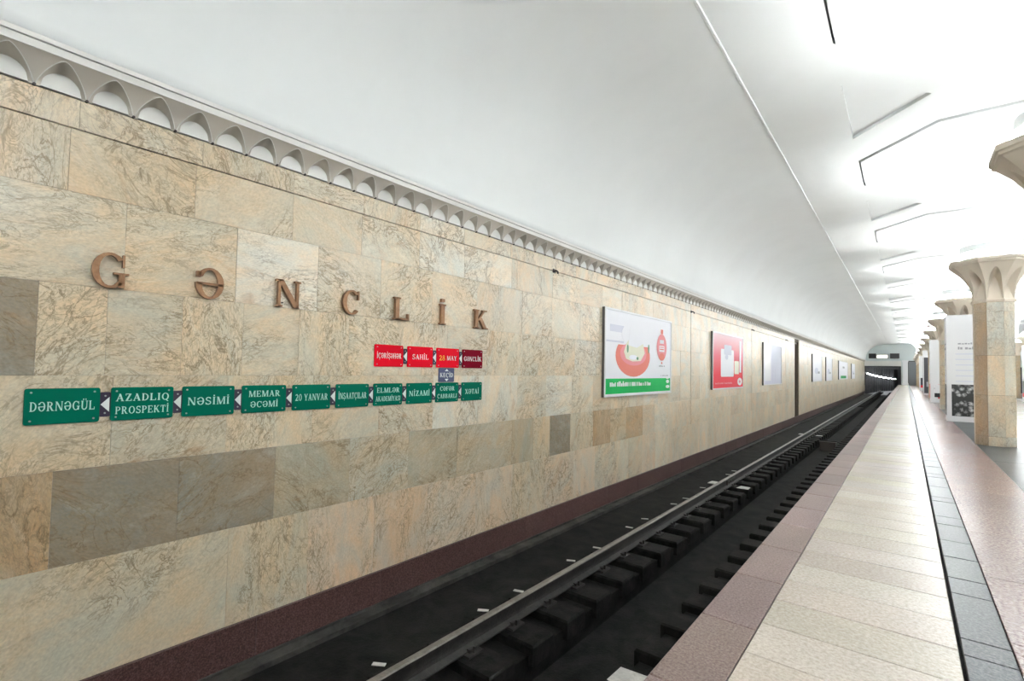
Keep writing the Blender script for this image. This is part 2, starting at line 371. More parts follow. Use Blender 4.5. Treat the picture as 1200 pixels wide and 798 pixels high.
# ------------------------------------------------------------------ ceiling: side vaults + flat zone with octagon and triangle panels
XL = -1.72; GAP = .022
def vault(mb, sgn, xo):
    n = 40; prof = [(XW-.02, 3.07), (XW+.12, 3.09)]
    for i in range(n+1):
        t = math.pi/2*i/n; prof.append((XL-(XL-(XW+.13))*math.cos(t)**(2/2.25), 3.09+(ZC-3.09)*math.sin(t)**(2/2.25)))
    ys = [YB+(YE-YB)*i/20 for i in range(21)]
    P = [(xo+sgn*x, y, z) for x, z in prof for y in ys]; m_ = len(ys)
    mb.add(P, [(a*m_+b, (a+1)*m_+b, (a+1)*m_+b+1, a*m_+b+1) for a in range(len(prof)-1) for b in range(m_-1)], smooth=True)
mb = MB(); vault(mb, 1, 0); vault(mb, -1, 2*XA)
mb.add([(XL-.1, YB, ZC+.09), (2*XA-XL+.1, YB, ZC+.09), (2*XA-XL+.1, YE, ZC+.09), (XL-.1, YE, ZC+.09)], [(0, 1, 2, 3)])
mb.keep = True
ceil = struct(mb.build('ceiling', 'plaster'), 'white plaster vault with flat middle zone over platform and track', 'ceiling')
def curve_plate(name, loops, z, th, parent, mat='plaster'):
    cu = bpy.data.curves.new(name, 'CURVE'); cu.dimensions = '2D'; cu.fill_mode = 'BOTH'; cu.extrude = th/2
    for lp in loops:
        sp_ = cu.splines.new('POLY'); sp_.points.add(len(lp)-1)
        for p, (x, y) in zip(sp_.points, lp): p.co = (x, y, 0, 1)
        sp_.use_cyclic_u = True
    t = bpy.data.objects.new('tmp', cu); COL.objects.link(t)
    dg = bpy.context.evaluated_depsgraph_get(); me = bpy.data.meshes.new_from_object(t.evaluated_get(dg)); bpy.data.objects.remove(t)
    me.name = name; me.materials.clear()
    return obj(name, me, mat, parent, (0, 0, z+th/2))
def octo(cx_, cy_, ap, rot=22.5): 
    R = ap/math.cos(math.pi/8); return [(cx_+R*math.cos(math.radians(rot+45*i)), cy_+R*math.sin(math.radians(rot+45*i))) for i in range(8)]
def inset(poly, d):
    c = Vector((sum(p[0] for p in poly)/len(poly), sum(p[1] for p in poly)/len(poly))); out = []
    n = len(poly)
    for i in range(n):
        p0, p1, p2 = (Vector(poly[(i+k) % n]) for k in (-1, 0, 1))
        d1 = (p1-p0).normalized(); d2 = (p2-p1).normalized(); n1 = Vector((-d1.y, d1.x)); n2 = Vector((-d2.y, d2.x))
        b = (n1+n2); b /= b.dot(n1); out.append(tuple(p1+b*d))
    return out
KS = list(range(-3, 12)); ROWX = (CX, CX2)
loops = [[(XL, YB), (2*XA-XL, YB), (2*XA-XL, YE), (XL, YE)]]
octs = [(x, CY0+PITCH*k) for x in ROWX for k in KS]
OAP = 1.82; TR = 1.12
for x, y in octs: loops.append(octo(x, y, OAP-.0 if True else 0))
tris = []
for k in KS[:-1]+[KS[-1]]:
    yb = CY0+PITCH*(k+.5)
    if yb+1 > YE: continue
    tris.append([(-.66, yb-.97), (.31, yb), (-.66, yb+.97)])
    tris.append([(2*XA+.66, yb+.97), (2*XA-.31, yb), (2*XA+.66, yb-.97)])
    tris.append([(2.03, yb), (XA, yb-.95), (2*XA-2.03, yb), (XA, yb+.95)])
loops += tris
curve_plate('ceiling_field', loops, ZC, .05, ceil)
# the middle octagons of both rows would touch: rows are 3.62 m apart, panels 3.64 wide, so keep them just apart
proto = curve_plate('octagon_panel', [inset(octo(0, 0, OAP), .028), ell(0, 0, TR+.012, TR+.012, 48)], ZC-.035, .06, ceil)
for i, (x, y) in enumerate(octs):
    o = proto if i == 0 else proto.copy()
    if i: COL.objects.link(o)
    o.location = (x, y, ZC-.005)
for t in tris: curve_plate('triangle_panel' if len(t) == 3 else 'diamond_panel', [inset(t, -.03)], ZC+.052, .03, ceil)
mb = MB(); mb.add([(XL-.022, YB, ZC+.004), (XL-.012, YB, ZC-.016), (XL+.012, YB, ZC-.016), (XL+.022, YB, ZC+.004)] + [(XL-.022, YE, ZC+.004), (XL-.012, YE, ZC-.016), (XL+.012, YE, ZC-.016), (XL+.022, YE, ZC+.004)], [(0, 1, 5, 4), (1, 2, 6, 5), (2, 3, 7, 6)])
mb.build('ceiling_bead', 'plaster', ceil)

# ------------------------------------------------------------------ platform floor
XE = -.77; XE2 = 2*XA-XE
mb = MB(); mb.box(XE+.10, XE2-.10, YB, YE, -1.7, -.02)
floor = struct(mb.build('floor', 'trackbed'), 'station platform floor of granite and stone tiles', 'floor')
def strip(name, x0, x1, L, mat, lim, jitter=0, z0=-.05, y_start=-1.2, tint=.06, gap=.004, ys=None, th=0):
    far = MB(); y = y_start; i = 0
    while y < YE:
        l = ys[i] if ys and i < len(ys) else L+random.uniform(-jitter, jitter); i += 1
        b = min(y+l, YE); k = random.uniform(1-tint, 1+tint); t = MB() if b < lim else far
        zt = random.uniform(-.0012, 0); c = .003
        a0, a1, x_0, x_1 = y+gap/2, b-gap/2, x0+gap/2, x1-gap/2
        P = [(x_0, a0, z0), (x_1, a0, z0), (x_1, a1, z0), (x_0, a1, z0), (x_0, a0, zt-c), (x_1, a0, zt-c), (x_1, a1, zt-c), (x_0, a1, zt-c), (x_0+c, a0+c, zt), (x_1-c, a0+c, zt), (x_1-c, a1-c, zt), (x_0+c, a1-c, zt)]
        F = [(8, 9, 10, 11)]
        for q in range(4): j = (q+1) % 4; F += [(q, j, 4+j, 4+q), (4+q, 4+j, 8+j, 8+q)]
        t.add(P, F, (k, k*random.uniform(.98, 1.02), k*random.uniform(.96, 1.04)))
        if b < lim: t.build(name, mat, floor)
        y = b
    if far.v: o = far.build(name+'_row', mat, floor); o['kind'] = 'stuff'
strip('kerb_stone', XE, -.53, .61, 'kerb_granite', 14, z0=-.14, y_start=2.42-.61*6, tint=.14)
strip('beige_tile', -.53, .165, .305, 'beige_tile', 11, y_start=2.21-.305*12, tint=.07, gap=.005)
strip('dark_tile', .173, .342, .45, 'dark_tile', 12, .25, y_start=-1.0, tint=.12, ys=[.6, .6, .6, .6, .6, .39, .4, .17, .58, .26], gap=.006)
strip('pink_tile', .342, .92, .9, 'pink_tile', 11, .2, tint=.06, gap=.002)
strip('dark_tile', .92, 1.42, 1.12, 'dark_tile', 14, y_start=6.05-1.12*6, tint=.08, gap=.002)
strip('hall_tile', 1.42, 2*XA-1.42, .9, 'hall_tile', 0, tint=.03, gap=.002)
for a, b, mt in ((.92, 1.42, 'dark_tile'), (.342, .92, 'pink_tile'), (XE, .342, 'beige_tile')): strip('far_side_tile', 2*XA-b, 2*XA-a, .9, mt, -99, gap=.002)

# ------------------------------------------------------------------ track bed, sleepers, rails
XR = -2.97; XT = XR+.762
mb = MB()
mb.box(XW-.03, -3.28, YB, YE, -1.75, -1.295)
mb.box(-3.28, -2.60, YB, YE, -1.75, -1.375); mb.box(-2.60, -1.82, YB, YE, -1.8, -1.62)
mb.box(-1.82, XE+.1, YB, YE, -1.75, -1.375)
bed = struct(mb.build('trackbed', 'trackbed'), 'black dusty concrete track bed with a drain channel between the rails', 'track bed')
mb = MB(); mb.box(XW+.03, XW+.20, YB, YE, -1.32, -1.262); mb.box(XW+.045, XW+.06, YB, YE, -1.27, -1.24); mb.box(XW+.185, XW+.2, YB, YE, -1.27, -1.25)
tag(mb.build('cable_duct', 'grey_bed'), 'low grey cable duct running along the foot of the red granite base', 'duct')
def sleeper_mesh(sg):
    t = MB(); c = .015
    x0, x1 = (-.33, .42)
    P = []
    for (z, i) in ((-.18, 0), (-.02, 0), (0, c)):
        P += [(sg*(x0+i), -.165+i, z), (sg*(x1-i), -.165+i, z), (sg*(x1-i), .165-i, z), (sg*(x0+i), .165-i, z)]
    F = [(8, 9, 10, 11)]
    for q in range(4): j = (q+1) % 4; F += [(q, j, 4+j, 4+q), (4+q, 4+j, 8+j, 8+q)]
    t.add(P, F); return t
def bm_mesh(mb, name, mat):
    me = mb.mesh(name); b_ = bmesh.new(); b_.from_mesh(me); bmesh.ops.recalc_face_normals(b_, faces=b_.faces); b_.to_mesh(me); b_.free(); me.materials.append(MATS[mat]); return me
sm = [bm_mesh(sleeper_mesh(1), 'sleeper', 'sleeper'), bm_mesh(sleeper_mesh(-1), 'sleeper', 'sleeper')]
t = MB(); t.box(-.13, .13, -.09, .09, 0, .018)
for sg in (-1, 1):
    t.box(sg*.072-.02, sg*.072+.02, -.04, .04, .018, .045); t.tube([(sg*.1, 0, .01), (sg*.1, 0, .065)], .013, 6)
chair = bm_mesh(t, 'rail_chair', 'rail_side')
t = MB(); t.box(-.055, .055, -.02, .02, 0, .006); mark = bm_mesh(t, 'paint_mark', 'white_paint')
patch = []
for sg in (1, -1):
    t = MB(); t.prism([(sg*(.17 if sg > 0 else .12), -.13), (sg*.40, -.12), (sg*.39, .1), (sg*(.2 if sg > 0 else .14), .13)], lambda a, b, d: (a, b, d), -.001, .003)
    if sg > 0: t.prism([(-.42, -.12), (-.14, -.13), (-.16, .12), (-.40, .13)], lambda a, b, d: (a, b, d), -.001, .014)
    patch.append(bm_mesh(t, 'paint_patch', 'white_paint'))
SL = .577; i = 0; y = 2.5-SL*7
while y < YE+12:
    for side, x in ((0, XR), (1, XR+1.524)):
        painted = (side == 0 and (abs(y-11.15) < .3 or abs(y-22.7) < .3)) or (side == 1 and (abs(y-3.9) < .25 or abs(y-6.8) < .25 or abs(y-7.4) < .25))
        if y < 45 or i % 3 == 0:
            z = -1.285+random.uniform(-.006, .004)
            o = obj('sleeper', sm[side], None, bed, (x, y+random.uniform(-.02, .02), z))
            if painted: obj('paint_patch', patch[side], None, o)
            if y < 26: obj('rail_chair', chair, None, o)
            if side == 0 and not painted and i % 3 != 2 and y < 14: obj('paint_mark', mark, None, o, (-.36+random.uniform(-.03, .03), random.uniform(-.03, .03), .001)).rotation_euler = (0, 0, random.uniform(.1, .6))
    y += SL; i += 1
def rail(x, name, label):
    prof = [(-.066, -.18), (.066, -.18), (.066, -.168), (.014, -.145), (.009, -.12), (.009, -.05), (.034, -.036), (.036, -.010), (.026, 0), (-.026, 0), (-.036, -.010), (-.034, -.036), (-.009, -.05), (-.009, -.12), (-.014, -.145), (-.066, -.168)]
    e = empty(name, (x, YB, -1.09))
    n = len(prof)
    m1 = MB(); L = YE+14-YB
    side = list(range(10, 16))+list(range(0, 8))
    m1.add([(a, 0, b) for a, b in prof]+[(a, L, b) for a, b in prof], [(i, (i+1) % n, n+(i+1) % n, n+i) for i in range(n) if i not in (7, 8, 9)]); m1.build('web_and_foot', 'rail_side', e)
    m2 = MB(); pr = [prof[k] for k in (7, 8, 9, 10)]
    m2.add([(a, 0, b) for a, b in pr]+[(a, L, b) for a, b in pr], [(i, i+1, 4+i+1, 4+i) for i in range(3)]); m2.build('rail_head', 'rail_steel', e)
    for yj in (11.2, 23.7):
        m3 = MB()
        for sg in (-1, 1):
            m3.box(sg*.02-.014, sg*.02+.014, yj-.3, yj+.3, -.14, -.045)
            for q in (-.22, -.08, .08, .22): m3.tube([(sg*.03, yj+q, -.09), (sg*.05, yj+q, -.09)], .014, 6)
        o = m3.build('fishplate', 'iron', e); o.location = (0, -YB, 0)
    return tag(e, label, 'rail', 'running rails')
rail(XR, 'rail', 'worn steel running rail on the wall side of the track'); rail(XR+1.524, 'rail', 'steel running rail hidden below the platform edge')
# bonding box and cross cable at the rail joint
e = empty('bond_box', (-2.22, 20.9, -1.35)); t = MB(); t.box(-.22, .25, -.14, .14, -.3, .05); t.box(-.25, .28, -.17, .17, .05, .07); t.build('casing', 'iron', e)
t = MB(); t.tube([(-.55, .1, -.0), (-.3, .0, .09), (.3, 0, .09), (.55, -.1, .0)], .02); t.build('cable', 'black', e)
tag(e, 'dark metal bonding box with a cable lying across the track between the rails', 'junction box')

# ------------------------------------------------------------------ other walls
mb = MB(); mb.box(2*XA-XW, 2*XA-XW+.3, YB, YE, -1.7, 3.4)
struct(mb.build('wall_right', 'slab'), 'stone wall on the far side of the station hall', 'wall')
mb = MB(); mb.box(XE2-.1, 2*XA-XW, YB, YE, -1.8, -1.4); struct(mb.build('floor_far_track', 'trackbed'), 'track bed on the far side of the platform', 'track bed')
mb = MB(); mb.box(XW-.5, 2*XA-XW+.5, YB-.3, YB, -1.8, 5.6); struct(mb.build('wall_back', 'plaster'), 'plain end wall behind the viewer', 'wall')
# end wall with the tunnel mouth
mb = MB()
mb.box(XW-.5, 2*XA-XW+.5, YE, YE+.4, 2.34, 5.8)
mb.box(-.49, 2*XA+.49, YE, YE+.4, -1.7, 2.34)
mb.box(2*XA-XW, 2*XA-XW+.5, YE, YE+.4, -1.7, 2.34)
we = struct(mb.build('wall_end', 'endwall'), 'pale green end wall with the arched top above the tunnel mouth', 'wall')
mb = MB(); mb.box(XW, -.45, YE-.12, YE, 2.36, 2.86); mb.box(XW, -.45, YE-.2, YE, 2.86, 2.97); struct(mb.build('trim_2', 'fascia'), 'pale beam across the tunnel mouth', 'beam')
mb = MB(); mb.box(-.32, .17, YE-.35, YE, 0, 3.0); mb.box(-.38, .23, YE-.4, YE, 0, .2); mb.box(-.38, .23, YE-.4, YE, 2.85, 3.05); struct(mb.build('trim_3', 'panel_white'), 'white square pillar beside the tunnel mouth', 'pillar')
def frame_box(name, x0, x1, z0, z1, face, label, cat):
    e = empty(name, (x0, YE-.135, z0)); W_, H_ = x1-x0, z1-z0
    t = MB(); t.box(0, W_, 0, .13, 0, H_); t.build('housing', 'iron', e)
    t = MB(); t.box(.05, W_-.05, -.012, 0, .05, H_-.05); t.build('display', face, e)
    t = MB(); t.box(0, W_, -.02, 0, H_-.05, H_); t.box(0, W_, -.02, 0, 0, .05); t.box(0, .05, -.02, 0, .05, H_-.05); t.box(W_-.05, W_, -.02, 0, .05, H_-.05); t.build('bezel', 'iron', e)
    return tag(e, label, cat)
frame_box('display_board', -3.74, -2.97, 3.3, 3.93, 'black', 'dark display board above the tunnel mouth, left of the lit sign', 'display')
frame_box('lit_sign', -2.93, -1.76, 3.28, 3.78, 'sign_lit', 'lit cream sign box above the tunnel mouth between two dark boards', 'sign')
frame_box('display_board', -1.56, -.63, 3.3, 3.93, 'black', 'dark display board above the tunnel mouth, right of the lit sign', 'display')
e = empty('door_1', (.25, YE-.05, 0)); t = MB(); t.box(0, .88, 0, .05, 0, 2.9); t.build('leaf', 'door_grey', e)
t = MB(); t.box(-.06, 0, -.03, .05, 0, 2.96); t.box(.88, .94, -.03, .05, 0, 2.96); t.box(-.06, .94, -.03, .05, 2.9, 3.0); t.build('frame', 'iron', e)
t = MB(); t.tube([(.8, -.03, 1.0), (.8, -.03, 1.25)], .015, 6); t.build('handle', 'screw', e); struct(e, 'grey metal door in the end wall beside the white pillar', 'door')
# brown door in the left wall
e = empty('door_2', (XW-.2, ND0, -.94)); W_ = ND1-ND0; t = MB(); t.box(-.02, .03, .08, W_-.08, 0, 3.58); t.build('leaf', 'door_brown', e)
t = MB(); t.box(-.02, .1, 0, .08, 0, 3.66); t.box(-.02, .1, W_-.08, W_, 0, 3.66); t.box(-.02, .1, 0, W_, 3.58, 3.66); t.build('frame', 'door_brown', e)
t = MB(); t.tube([(.06, .2, 1.7), (.06, .2, 1.95)], .014, 6); t.build('handle', 'screw', e); struct(e, 'tall narrow brown door recessed in the stone wall', 'door')
# running tunnel
mb = MB(); xa, xb, ya, yb_ = XW+.0, -.49, YE+.4, YE+30
bend = lambda y: max(0, y-ya)**2/290
def tsec(x0, x1, z0, z1, y0, y1):
    a, b = bend(y0), bend(y1); mb.add([(x0+a, y0, z0), (x1+a, y0, z0), (x1+a, y0, z1), (x0+a, y0, z1), (x0+b, y1, z0), (x1+b, y1, z0), (x1+b, y1, z1), (x0+b, y1, z1)], [(0, 1, 5, 4), (1, 2, 6, 5), (2, 3, 7, 6), (3, 0, 4, 7), (0, 1, 2, 3), (4, 5, 6, 7)])
for q in range(15):
    y0, y1 = ya+2*q, ya+2*q+2
    tsec(xa-.3, xa, -1.8, 2.6, y0, y1); tsec(xb, xb+.3, -1.8, 2.6, y0, y1); tsec(xa, xb, 2.34, 2.6, y0, y1); tsec(xa, xb, -1.8, -1.4, y0, y1)
mb.box(xa+2, xb+4, yb_, yb_+.2, -1.8, 2.6)
tn = struct(mb.build('tunnel', 'tunnel'), 'dark running tunnel curving away beyond the station end', 'tunnel')
for i in range(22):
    t = MB(); yy = ya+.4+i*1.25; k_ = bend(yy); t.box(xa+k_, xa+.1+k_, yy, yy+.16, -1.4, 2.34); t.box(xa+k_, xb+k_, yy, yy+.16, 2.24, 2.34); t.box(xb-.1+k_, xb+k_, yy, yy+.16, -1.4, 2.34); t.build('tunnel_ring', 'tunnel', tn)
for i in range(8):
    e = empty('tunnel_lamp', (xa+.12+bend(ya+2.1+i*3.3), ya+1.2+i*3.3, 1.35-.11*i)); e.rotation_euler = (0, 0, -(2.1+i*3.3)/145); t = MB(); t.box(-.02, .03, 0, 2.6, -.05, .05); t.build('bracket', 'iron', e)
    t = MB(); t.tube([(.06, .05, 0), (.06, 2.5, 0)], .05, 8); t.build('tube', 'tunnel_lamp', e)
    tag(e, '%s glowing tube lamp from the station on the left tunnel wall' % ['first', 'second', 'third', 'fourth', 'fifth', 'sixth', 'seventh', 'last'][i], 'lamp', 'tube lamps inside the tunnel')

# ------------------------------------------------------------------ columns
def oct_ring(ap, z): 
    R = ap/math.cos(math.pi/8); return [(R*math.cos(math.radians(22.5+45*i)), R*math.sin(math.radians(22.5+45*i)), z) for i in range(8)]
def loft(mb, rings, smooth=False, cap=False, col=(1, 1, 1)):
    n = len(rings[0])
    mb.add([p for r in rings for p in r], [(a*n+i, a*n+(i+1) % n, (a+1)*n+(i+1) % n, (a+1)*n+i) for a in range(len(rings)-1) for i in range(n)], col, smooth=smooth)
    if cap: mb.add(rings[-1], [tuple(range(n))], col); mb.add(rings[0], [tuple(range(n))], col)
AP = .25; ZN = 2.42
COLSET = {}
# core shaft (dark joints show between facing slabs)
t = MB(); loft(t, [oct_ring(AP-.012, 0), oct_ring(AP-.012, ZN)]); core_me = bm_mesh(t, 'shaft_core', 'backing')
t = MB(); loft(t, [oct_ring(AP, 0), oct_ring(AP, ZN)], col=(.56, .46, .32)); shaft_me = bm_mesh(t, 'shaft', 'column_stone')
def face_slab(i, z0, z1, col):
    a0 = math.radians(22.5+45*i); a1 = math.radians(22.5+45*(i+1)); t = MB(); R = AP/math.cos(math.pi/8); R0 = (AP-.02)/math.cos(math.pi/8)
    def P(R_, s_, z):
        p0 = Vector((R_*math.cos(a0), R_*math.sin(a0), z)); p1 = Vector((R_*math.cos(a1), R_*math.sin(a1), z)); return tuple(p0.lerp(p1, s_))
    e_ = .008; g_ = .002
    V_ = [P(R0, e_, z0+g_), P(R0, 1-e_, z0+g_), P(R0, 1-e_, z1-g_), P(R0, e_, z1-g_), P(R, e_, z0+g_), P(R, 1-e_, z0+g_), P(R, 1-e_, z1-g_), P(R, e_, z1-g_)]
    ox = random.uniform(-50, 50)
    t.add(V_, [(4, 5, 6, 7)]+[(q, (q+1) % 4, 4+(q+1) % 4, 4+q) for q in range(4)], col, [(p[0]*1.3+ox, p[1]*1.3, p[2]*.7) for p in V_])
    return bm_mesh(t, 'facing_slab', 'column_stone')
# capital: neck ring, eight pointed niches with flaring ribs, lip, white trumpet above, ring lamp
t = MB(); loft(t, [oct_ring(AP+.005, ZN-.005), oct_ring(AP+.022, ZN+.005), oct_ring(AP+.022, ZN+.045), oct_ring(AP+.004, ZN+.055)]); neck_me = bm_mesh(t, 'neck_ring', 'capital_stone')
ZK = ZN+.05; HK = .60
ccov = lambda z: .27*(max(0, z)/HK)**2.3
fw = AP*math.tan(math.pi/8)
niches = []; 
for i in range(8):
    a = math.radians(45+45*i)
    def mp(s_, x, z, a=a):
        R = AP+x; q = s_*R/AP
        return (R*math.cos(a)-q*math.sin(a), R*math.sin(a)+q*math.cos(a), ZK+z)
    A, B = arch_unit(mp, 2*fw, HK, .52, .40, fw*.86, nz=5, n=8, cove=ccov, rec=.10)
    niches.append((bm_mesh(A, 'arched_niche', 'capital_stone'), bm_mesh(B, 'niche_panel', 'capital_stone')))
t = MB(); rr = [oct_ring(.505, ZK+HK-.012), oct_ring(.535, ZK+HK), oct_ring(.54, ZK+HK+.025), oct_ring(.555, ZK+HK+.035), oct_ring(.555, ZK+HK+.085), oct_ring(.53, ZK+HK+.09), oct_ring(.30, ZK+HK+.05)]
loft(t, rr); lip_me = bm_mesh(t, 'lip', 'capital_stone')
ZT = ZK+HK+.05
t = MB(); n = 24; rings = []
for i in range(27):
    q = i/26; z = ZT+(ZC-.02-ZT)*q; r_ = .205+(TR-.205)*(q**5.5)
    rings.append([(r_*math.cos(2*math.pi*j/n), r_*math.sin(2*math.pi*j/n), z) for j in range(n)])
t.keep = True; loft(t, rings, True); trumpet_me = bm_mesh(t, 'upper_shaft', 'plaster')
t = MB(); n = 24; loft(t, [[(r_*math.cos(2*math.pi*j/n), r_*math.sin(2*math.pi*j/n), ZT+dz) for j in range(n)] for r_, dz in ((.42, .09), (.445, .10), (.455, .135), (.445, .17), (.42, .18))], True); lamp_me = bm_mesh(t, 'band_lamp', 'lamp_glow')
def ringmesh(pr, name, mat):
    t = MB(); n = 24; loft(t, [[(r_*math.cos(2*math.pi*j/n), r_*math.sin(2*math.pi*j/n), ZT+dz) for j in range(n)] for r_, dz in pr], True); return bm_mesh(t, name, mat)
flood_me = ringmesh(((.26, .012), (.27, .02), (.36, .02), (.37, .012)), 'ring_lamp', 'flood_glow')
shield_me = ringmesh(((.415, .0), (.415, .30), (.40, .30), (.40, .0)), 'lamp_shield', 'plaster')  # added shield, made tall to narrow the upward cone of the ring lamp
CCOL = [(.66, .57, .44), (.70, .64, .52), (.69, .61, .48), (.64, .61, .53), (.72, .66, .54), (.66, .58, .45)]
ORD = {-1: 'first', 0: 'second', 1: 'third', 2: 'fourth', 3: 'fifth', 4: 'sixth', 5: 'seventh', 6: 'eighth', 7: 'ninth', 8: 'tenth', 9: 'eleventh', 10: 'twelfth', 11: 'last'}
def column(x, k, row):
    y = CY0+PITCH*k
    if row == 1:
        lab = {-1: 'nearest column of the near row, its capital cut by the right edge', 0: 'octagonal beige stone column with flared capital, nearest full one by the platform edge',
               1: 'stone column wrapped in the tall white board with the black-and-white picture', 2: 'bare stone column just behind the white picture board'}.get(k) or (
               '%s stone column of the near row counted from the viewer' % ORD[k] if k >= -1 else ['near-row stone column just behind the viewer', 'near-row stone column by the back wall'][-2-k])
    else: lab = '%s stone column of the far row across the hall' % (ORD[k] if k >= -1 else ['behind-viewer', 'rearmost'][-2-k])
    e = empty('column', (x, y, 0)); tag(e, lab, 'column', 'columns along the platform')
    if row == 1 and k in (-1, 0, 1, 2):
        obj('shaft_core', core_me, None, e)
        cuts = [0, .16, .85, 1.52, 2.26, ZN]
        for i in range(8):
            for j in range(5):
                c = CCOL[2] if i in (4, 5, 3) and j in (1, 2, 3) else random.choice(CCOL)
                if j in (3, 4) and k == 0 and i in (6, 5, 7): c = (.62, .60, .52)
                if k == 0 and i == 4: c = (.52, .42, .32)
                kk = random.uniform(.95, 1.05); obj('facing_slab', face_slab(i, cuts[j], cuts[j+1], tuple(q*kk for q in c)), None, e)
    else: obj('shaft', shaft_me, None, e)
    obj('neck_ring', neck_me, None, e)
    cp = obj('lip', lip_me, None, e)
    for a_, b_ in niches: o = obj('arched_niche', a_, None, e); obj('niche_panel', b_, None, o)
    obj('upper_shaft', trumpet_me, None, e); obj('band_lamp', lamp_me, None, e); obj('ring_lamp', flood_me, None, e); obj('lamp_shield', shield_me, None, e)
    return e
for k in KS: column(CX, k, 1)
for k in KS: column(CX2, k, 2)

# ------------------------------------------------------------------ lettering: small home-made serif alphabet (cap height 1)
T, TH, SF = .17, .075, .055
def q4(*p): return list(p)
def bar(x0, y0, x1, y1): return [(x0, y0), (x1, y0), (x1, y1), (x0, y1)]
def diag(x0, y0, x1, y1, w_): return [(x0-w_/2, y0), (x0+w_/2, y0), (x1+w_/2, y1), (x1-w_/2, y1)]
def arc(cx_, cy_, rx, ry, a0, a1, tx=T, ty=TH, n=None):
    n = n or max(4, int(abs(a1-a0)/18)); out = []
    P = lambda a, k: (cx_+(rx-k*tx)*math.cos(math.radians(a)), cy_+(ry-k*ty)*math.sin(math.radians(a)))
    for i in range(n):
        a, b = a0+(a1-a0)*i/n, a0+(a1-a0)*(i+1)/n
        out.append([P(a, 0), P(b, 0), P(b, 1), P(a, 1)])
    return out
def stem(x, w_=T, y0=0, y1=1, s0=True, s1=True):
    o = [bar(x, y0, x+w_, y1)]
    if s0: o.append(bar(x-.07, y0, x+w_+.07, y0+SF))
    if s1: o.append(bar(x-.07, y1-SF, x+w_+.07, y1))
    return o
def G_(ch):
    b = []
    if ch == 'D': return stem(.09)+arc(.3, .5, .5, .5, -90, 90)+[bar(.2, 0, .32, TH), bar(.2, 1-TH, .32, 1)], .85
    if ch == 'Ə': return arc(.43, .5, .41, .51, 152, -180)+[bar(.06, .44, .78, .52), bar(.05, .68, .17, .86)], .88
    if ch == 'R': return stem(.09)+arc(.32, .74, .36, .26, -90, 90)+[bar(.2, .48, .34, .48+TH), bar(.2, 1-TH, .34, 1), diag(.7, 0, .4, .5, .2), bar(.6, 0, .88, SF)], .88
    if ch == 'N': return stem(.09, .09)+stem(.76, .09, s0=False)+[diag(.78, 0, .16, 1, .2)], .96
    if ch == 'G': return arc(.46, .5, .43, .51, 42, 318)+[bar(.67, .04, .83, .42), bar(.55, .40, .93, .46), bar(.76, .62, .82, .98)], .95
    if ch == 'C' or ch == 'Ç':
        o = arc(.45, .5, .42, .51, 45, 318)+[bar(.73, .62, .79, .98)]
        if ch == 'Ç': o += [bar(.40, -.12, .48, .02)]+arc(.43, -.16, .11, .10, -120, 90, .05, .05)
        return o, .86
    if ch in 'UÜ':
        o = [bar(.09, .3, .26, 1), bar(.02, 1-SF, .34, 1), bar(.70, .3, .79, 1), bar(.6, 1-SF, .88, 1)]+arc(.44, .33, .35, .34, 180, 360, .14, .1)
        if ch == 'Ü': o += [bar(.25, 1.1, .38, 1.24), bar(.54, 1.1, .67, 1.24)]
        return o, .9
    if ch == 'L': return stem(.09)+[bar(.2, 0, .72, TH), bar(.66, 0, .73, .30)], .78
    if ch == 'A': return [diag(.12, 0, .45, 1, .09), diag(.74, 0, .42, 1, .2), bar(.24, .3, .62, .37), bar(0, 0, .26, SF), bar(.56, 0, .9, SF)], .9
    if ch == 'Z': return [bar(.06, 1-TH, .7, 1), bar(.05, 0, .72, TH), diag(.15, 0, .6, 1, .21), bar(.06, .75, .12, 1), bar(.66, 0, .73, .28)], .78
    if ch in 'Iİ': return stem(.12)+([bar(.12, 1.1, .29, 1.26)] if ch == 'İ' else []), .42
    if ch in 'OQ0':
        w_ = .33 if ch == '0' else .43
        o = arc(w_+.03, .5, w_, .51, 0, 360, T if ch != '0' else .14)
        if ch == 'Q': o.append(diag(.8, -.2, .5, .12, .15))
        return o, 2*w_+.07
    if ch == 'P': return stem(.09)+arc(.34, .72, .37, .28, -90, 90)+[bar(.2, .44, .36, .44+TH), bar(.2, 1-TH, .36, 1)], .76
    if ch == 'B': return stem(.09)+arc(.34, .75, .33, .25, -90, 90)+arc(.34, .26, .40, .26, -90, 90)+[bar(.2, .48, .36, .48+TH), bar(.2, 1-TH, .36, 1), bar(.2, 0, .36, TH)], .8
    if ch in 'SŞ':
        o = arc(.37, .74, .31, .27, 20, 270, .13, .11)+arc(.37, .265, .33, .275, 90, -160, .13, .11)+[bar(.58, .72, .64, .98), bar(.05, .02, .11, .3)]
        if ch == 'Ş': o += [bar(.33, -.12, .41, .02)]+arc(.36, -.16, .1, .1, -120, 90, .05, .05)
        return o, .74
    if ch == 'E': return stem(.09)+[bar(.2, 0, .72, TH), bar(.2, 1-TH, .68, 1), bar(.2, .47, .52, .54), bar(.66, 0, .73, .28), bar(.62, .74, .68, 1), bar(.5, .38, .55, .63)], .78
    if ch == 'F': return stem(.09)+[bar(.2, 1-TH, .68, 1), bar(.2, .47, .52, .54), bar(.62, .74, .68, 1), bar(.5, .38, .55, .63)], .74
    if ch == 'K': return stem(.09)+[diag(.28, .42, .68, 1, .1), diag(.76, 0, .40, .58, .21), bar(.54, 1-SF, .84, 1), bar(.62, 0, .92, SF)], .92
    if ch == 'T': return stem(.30, s1=False)+[bar(.03, 1-TH, .74, 1), bar(.02, .72, .08, 1), bar(.69, .72, .75, 1)], .78
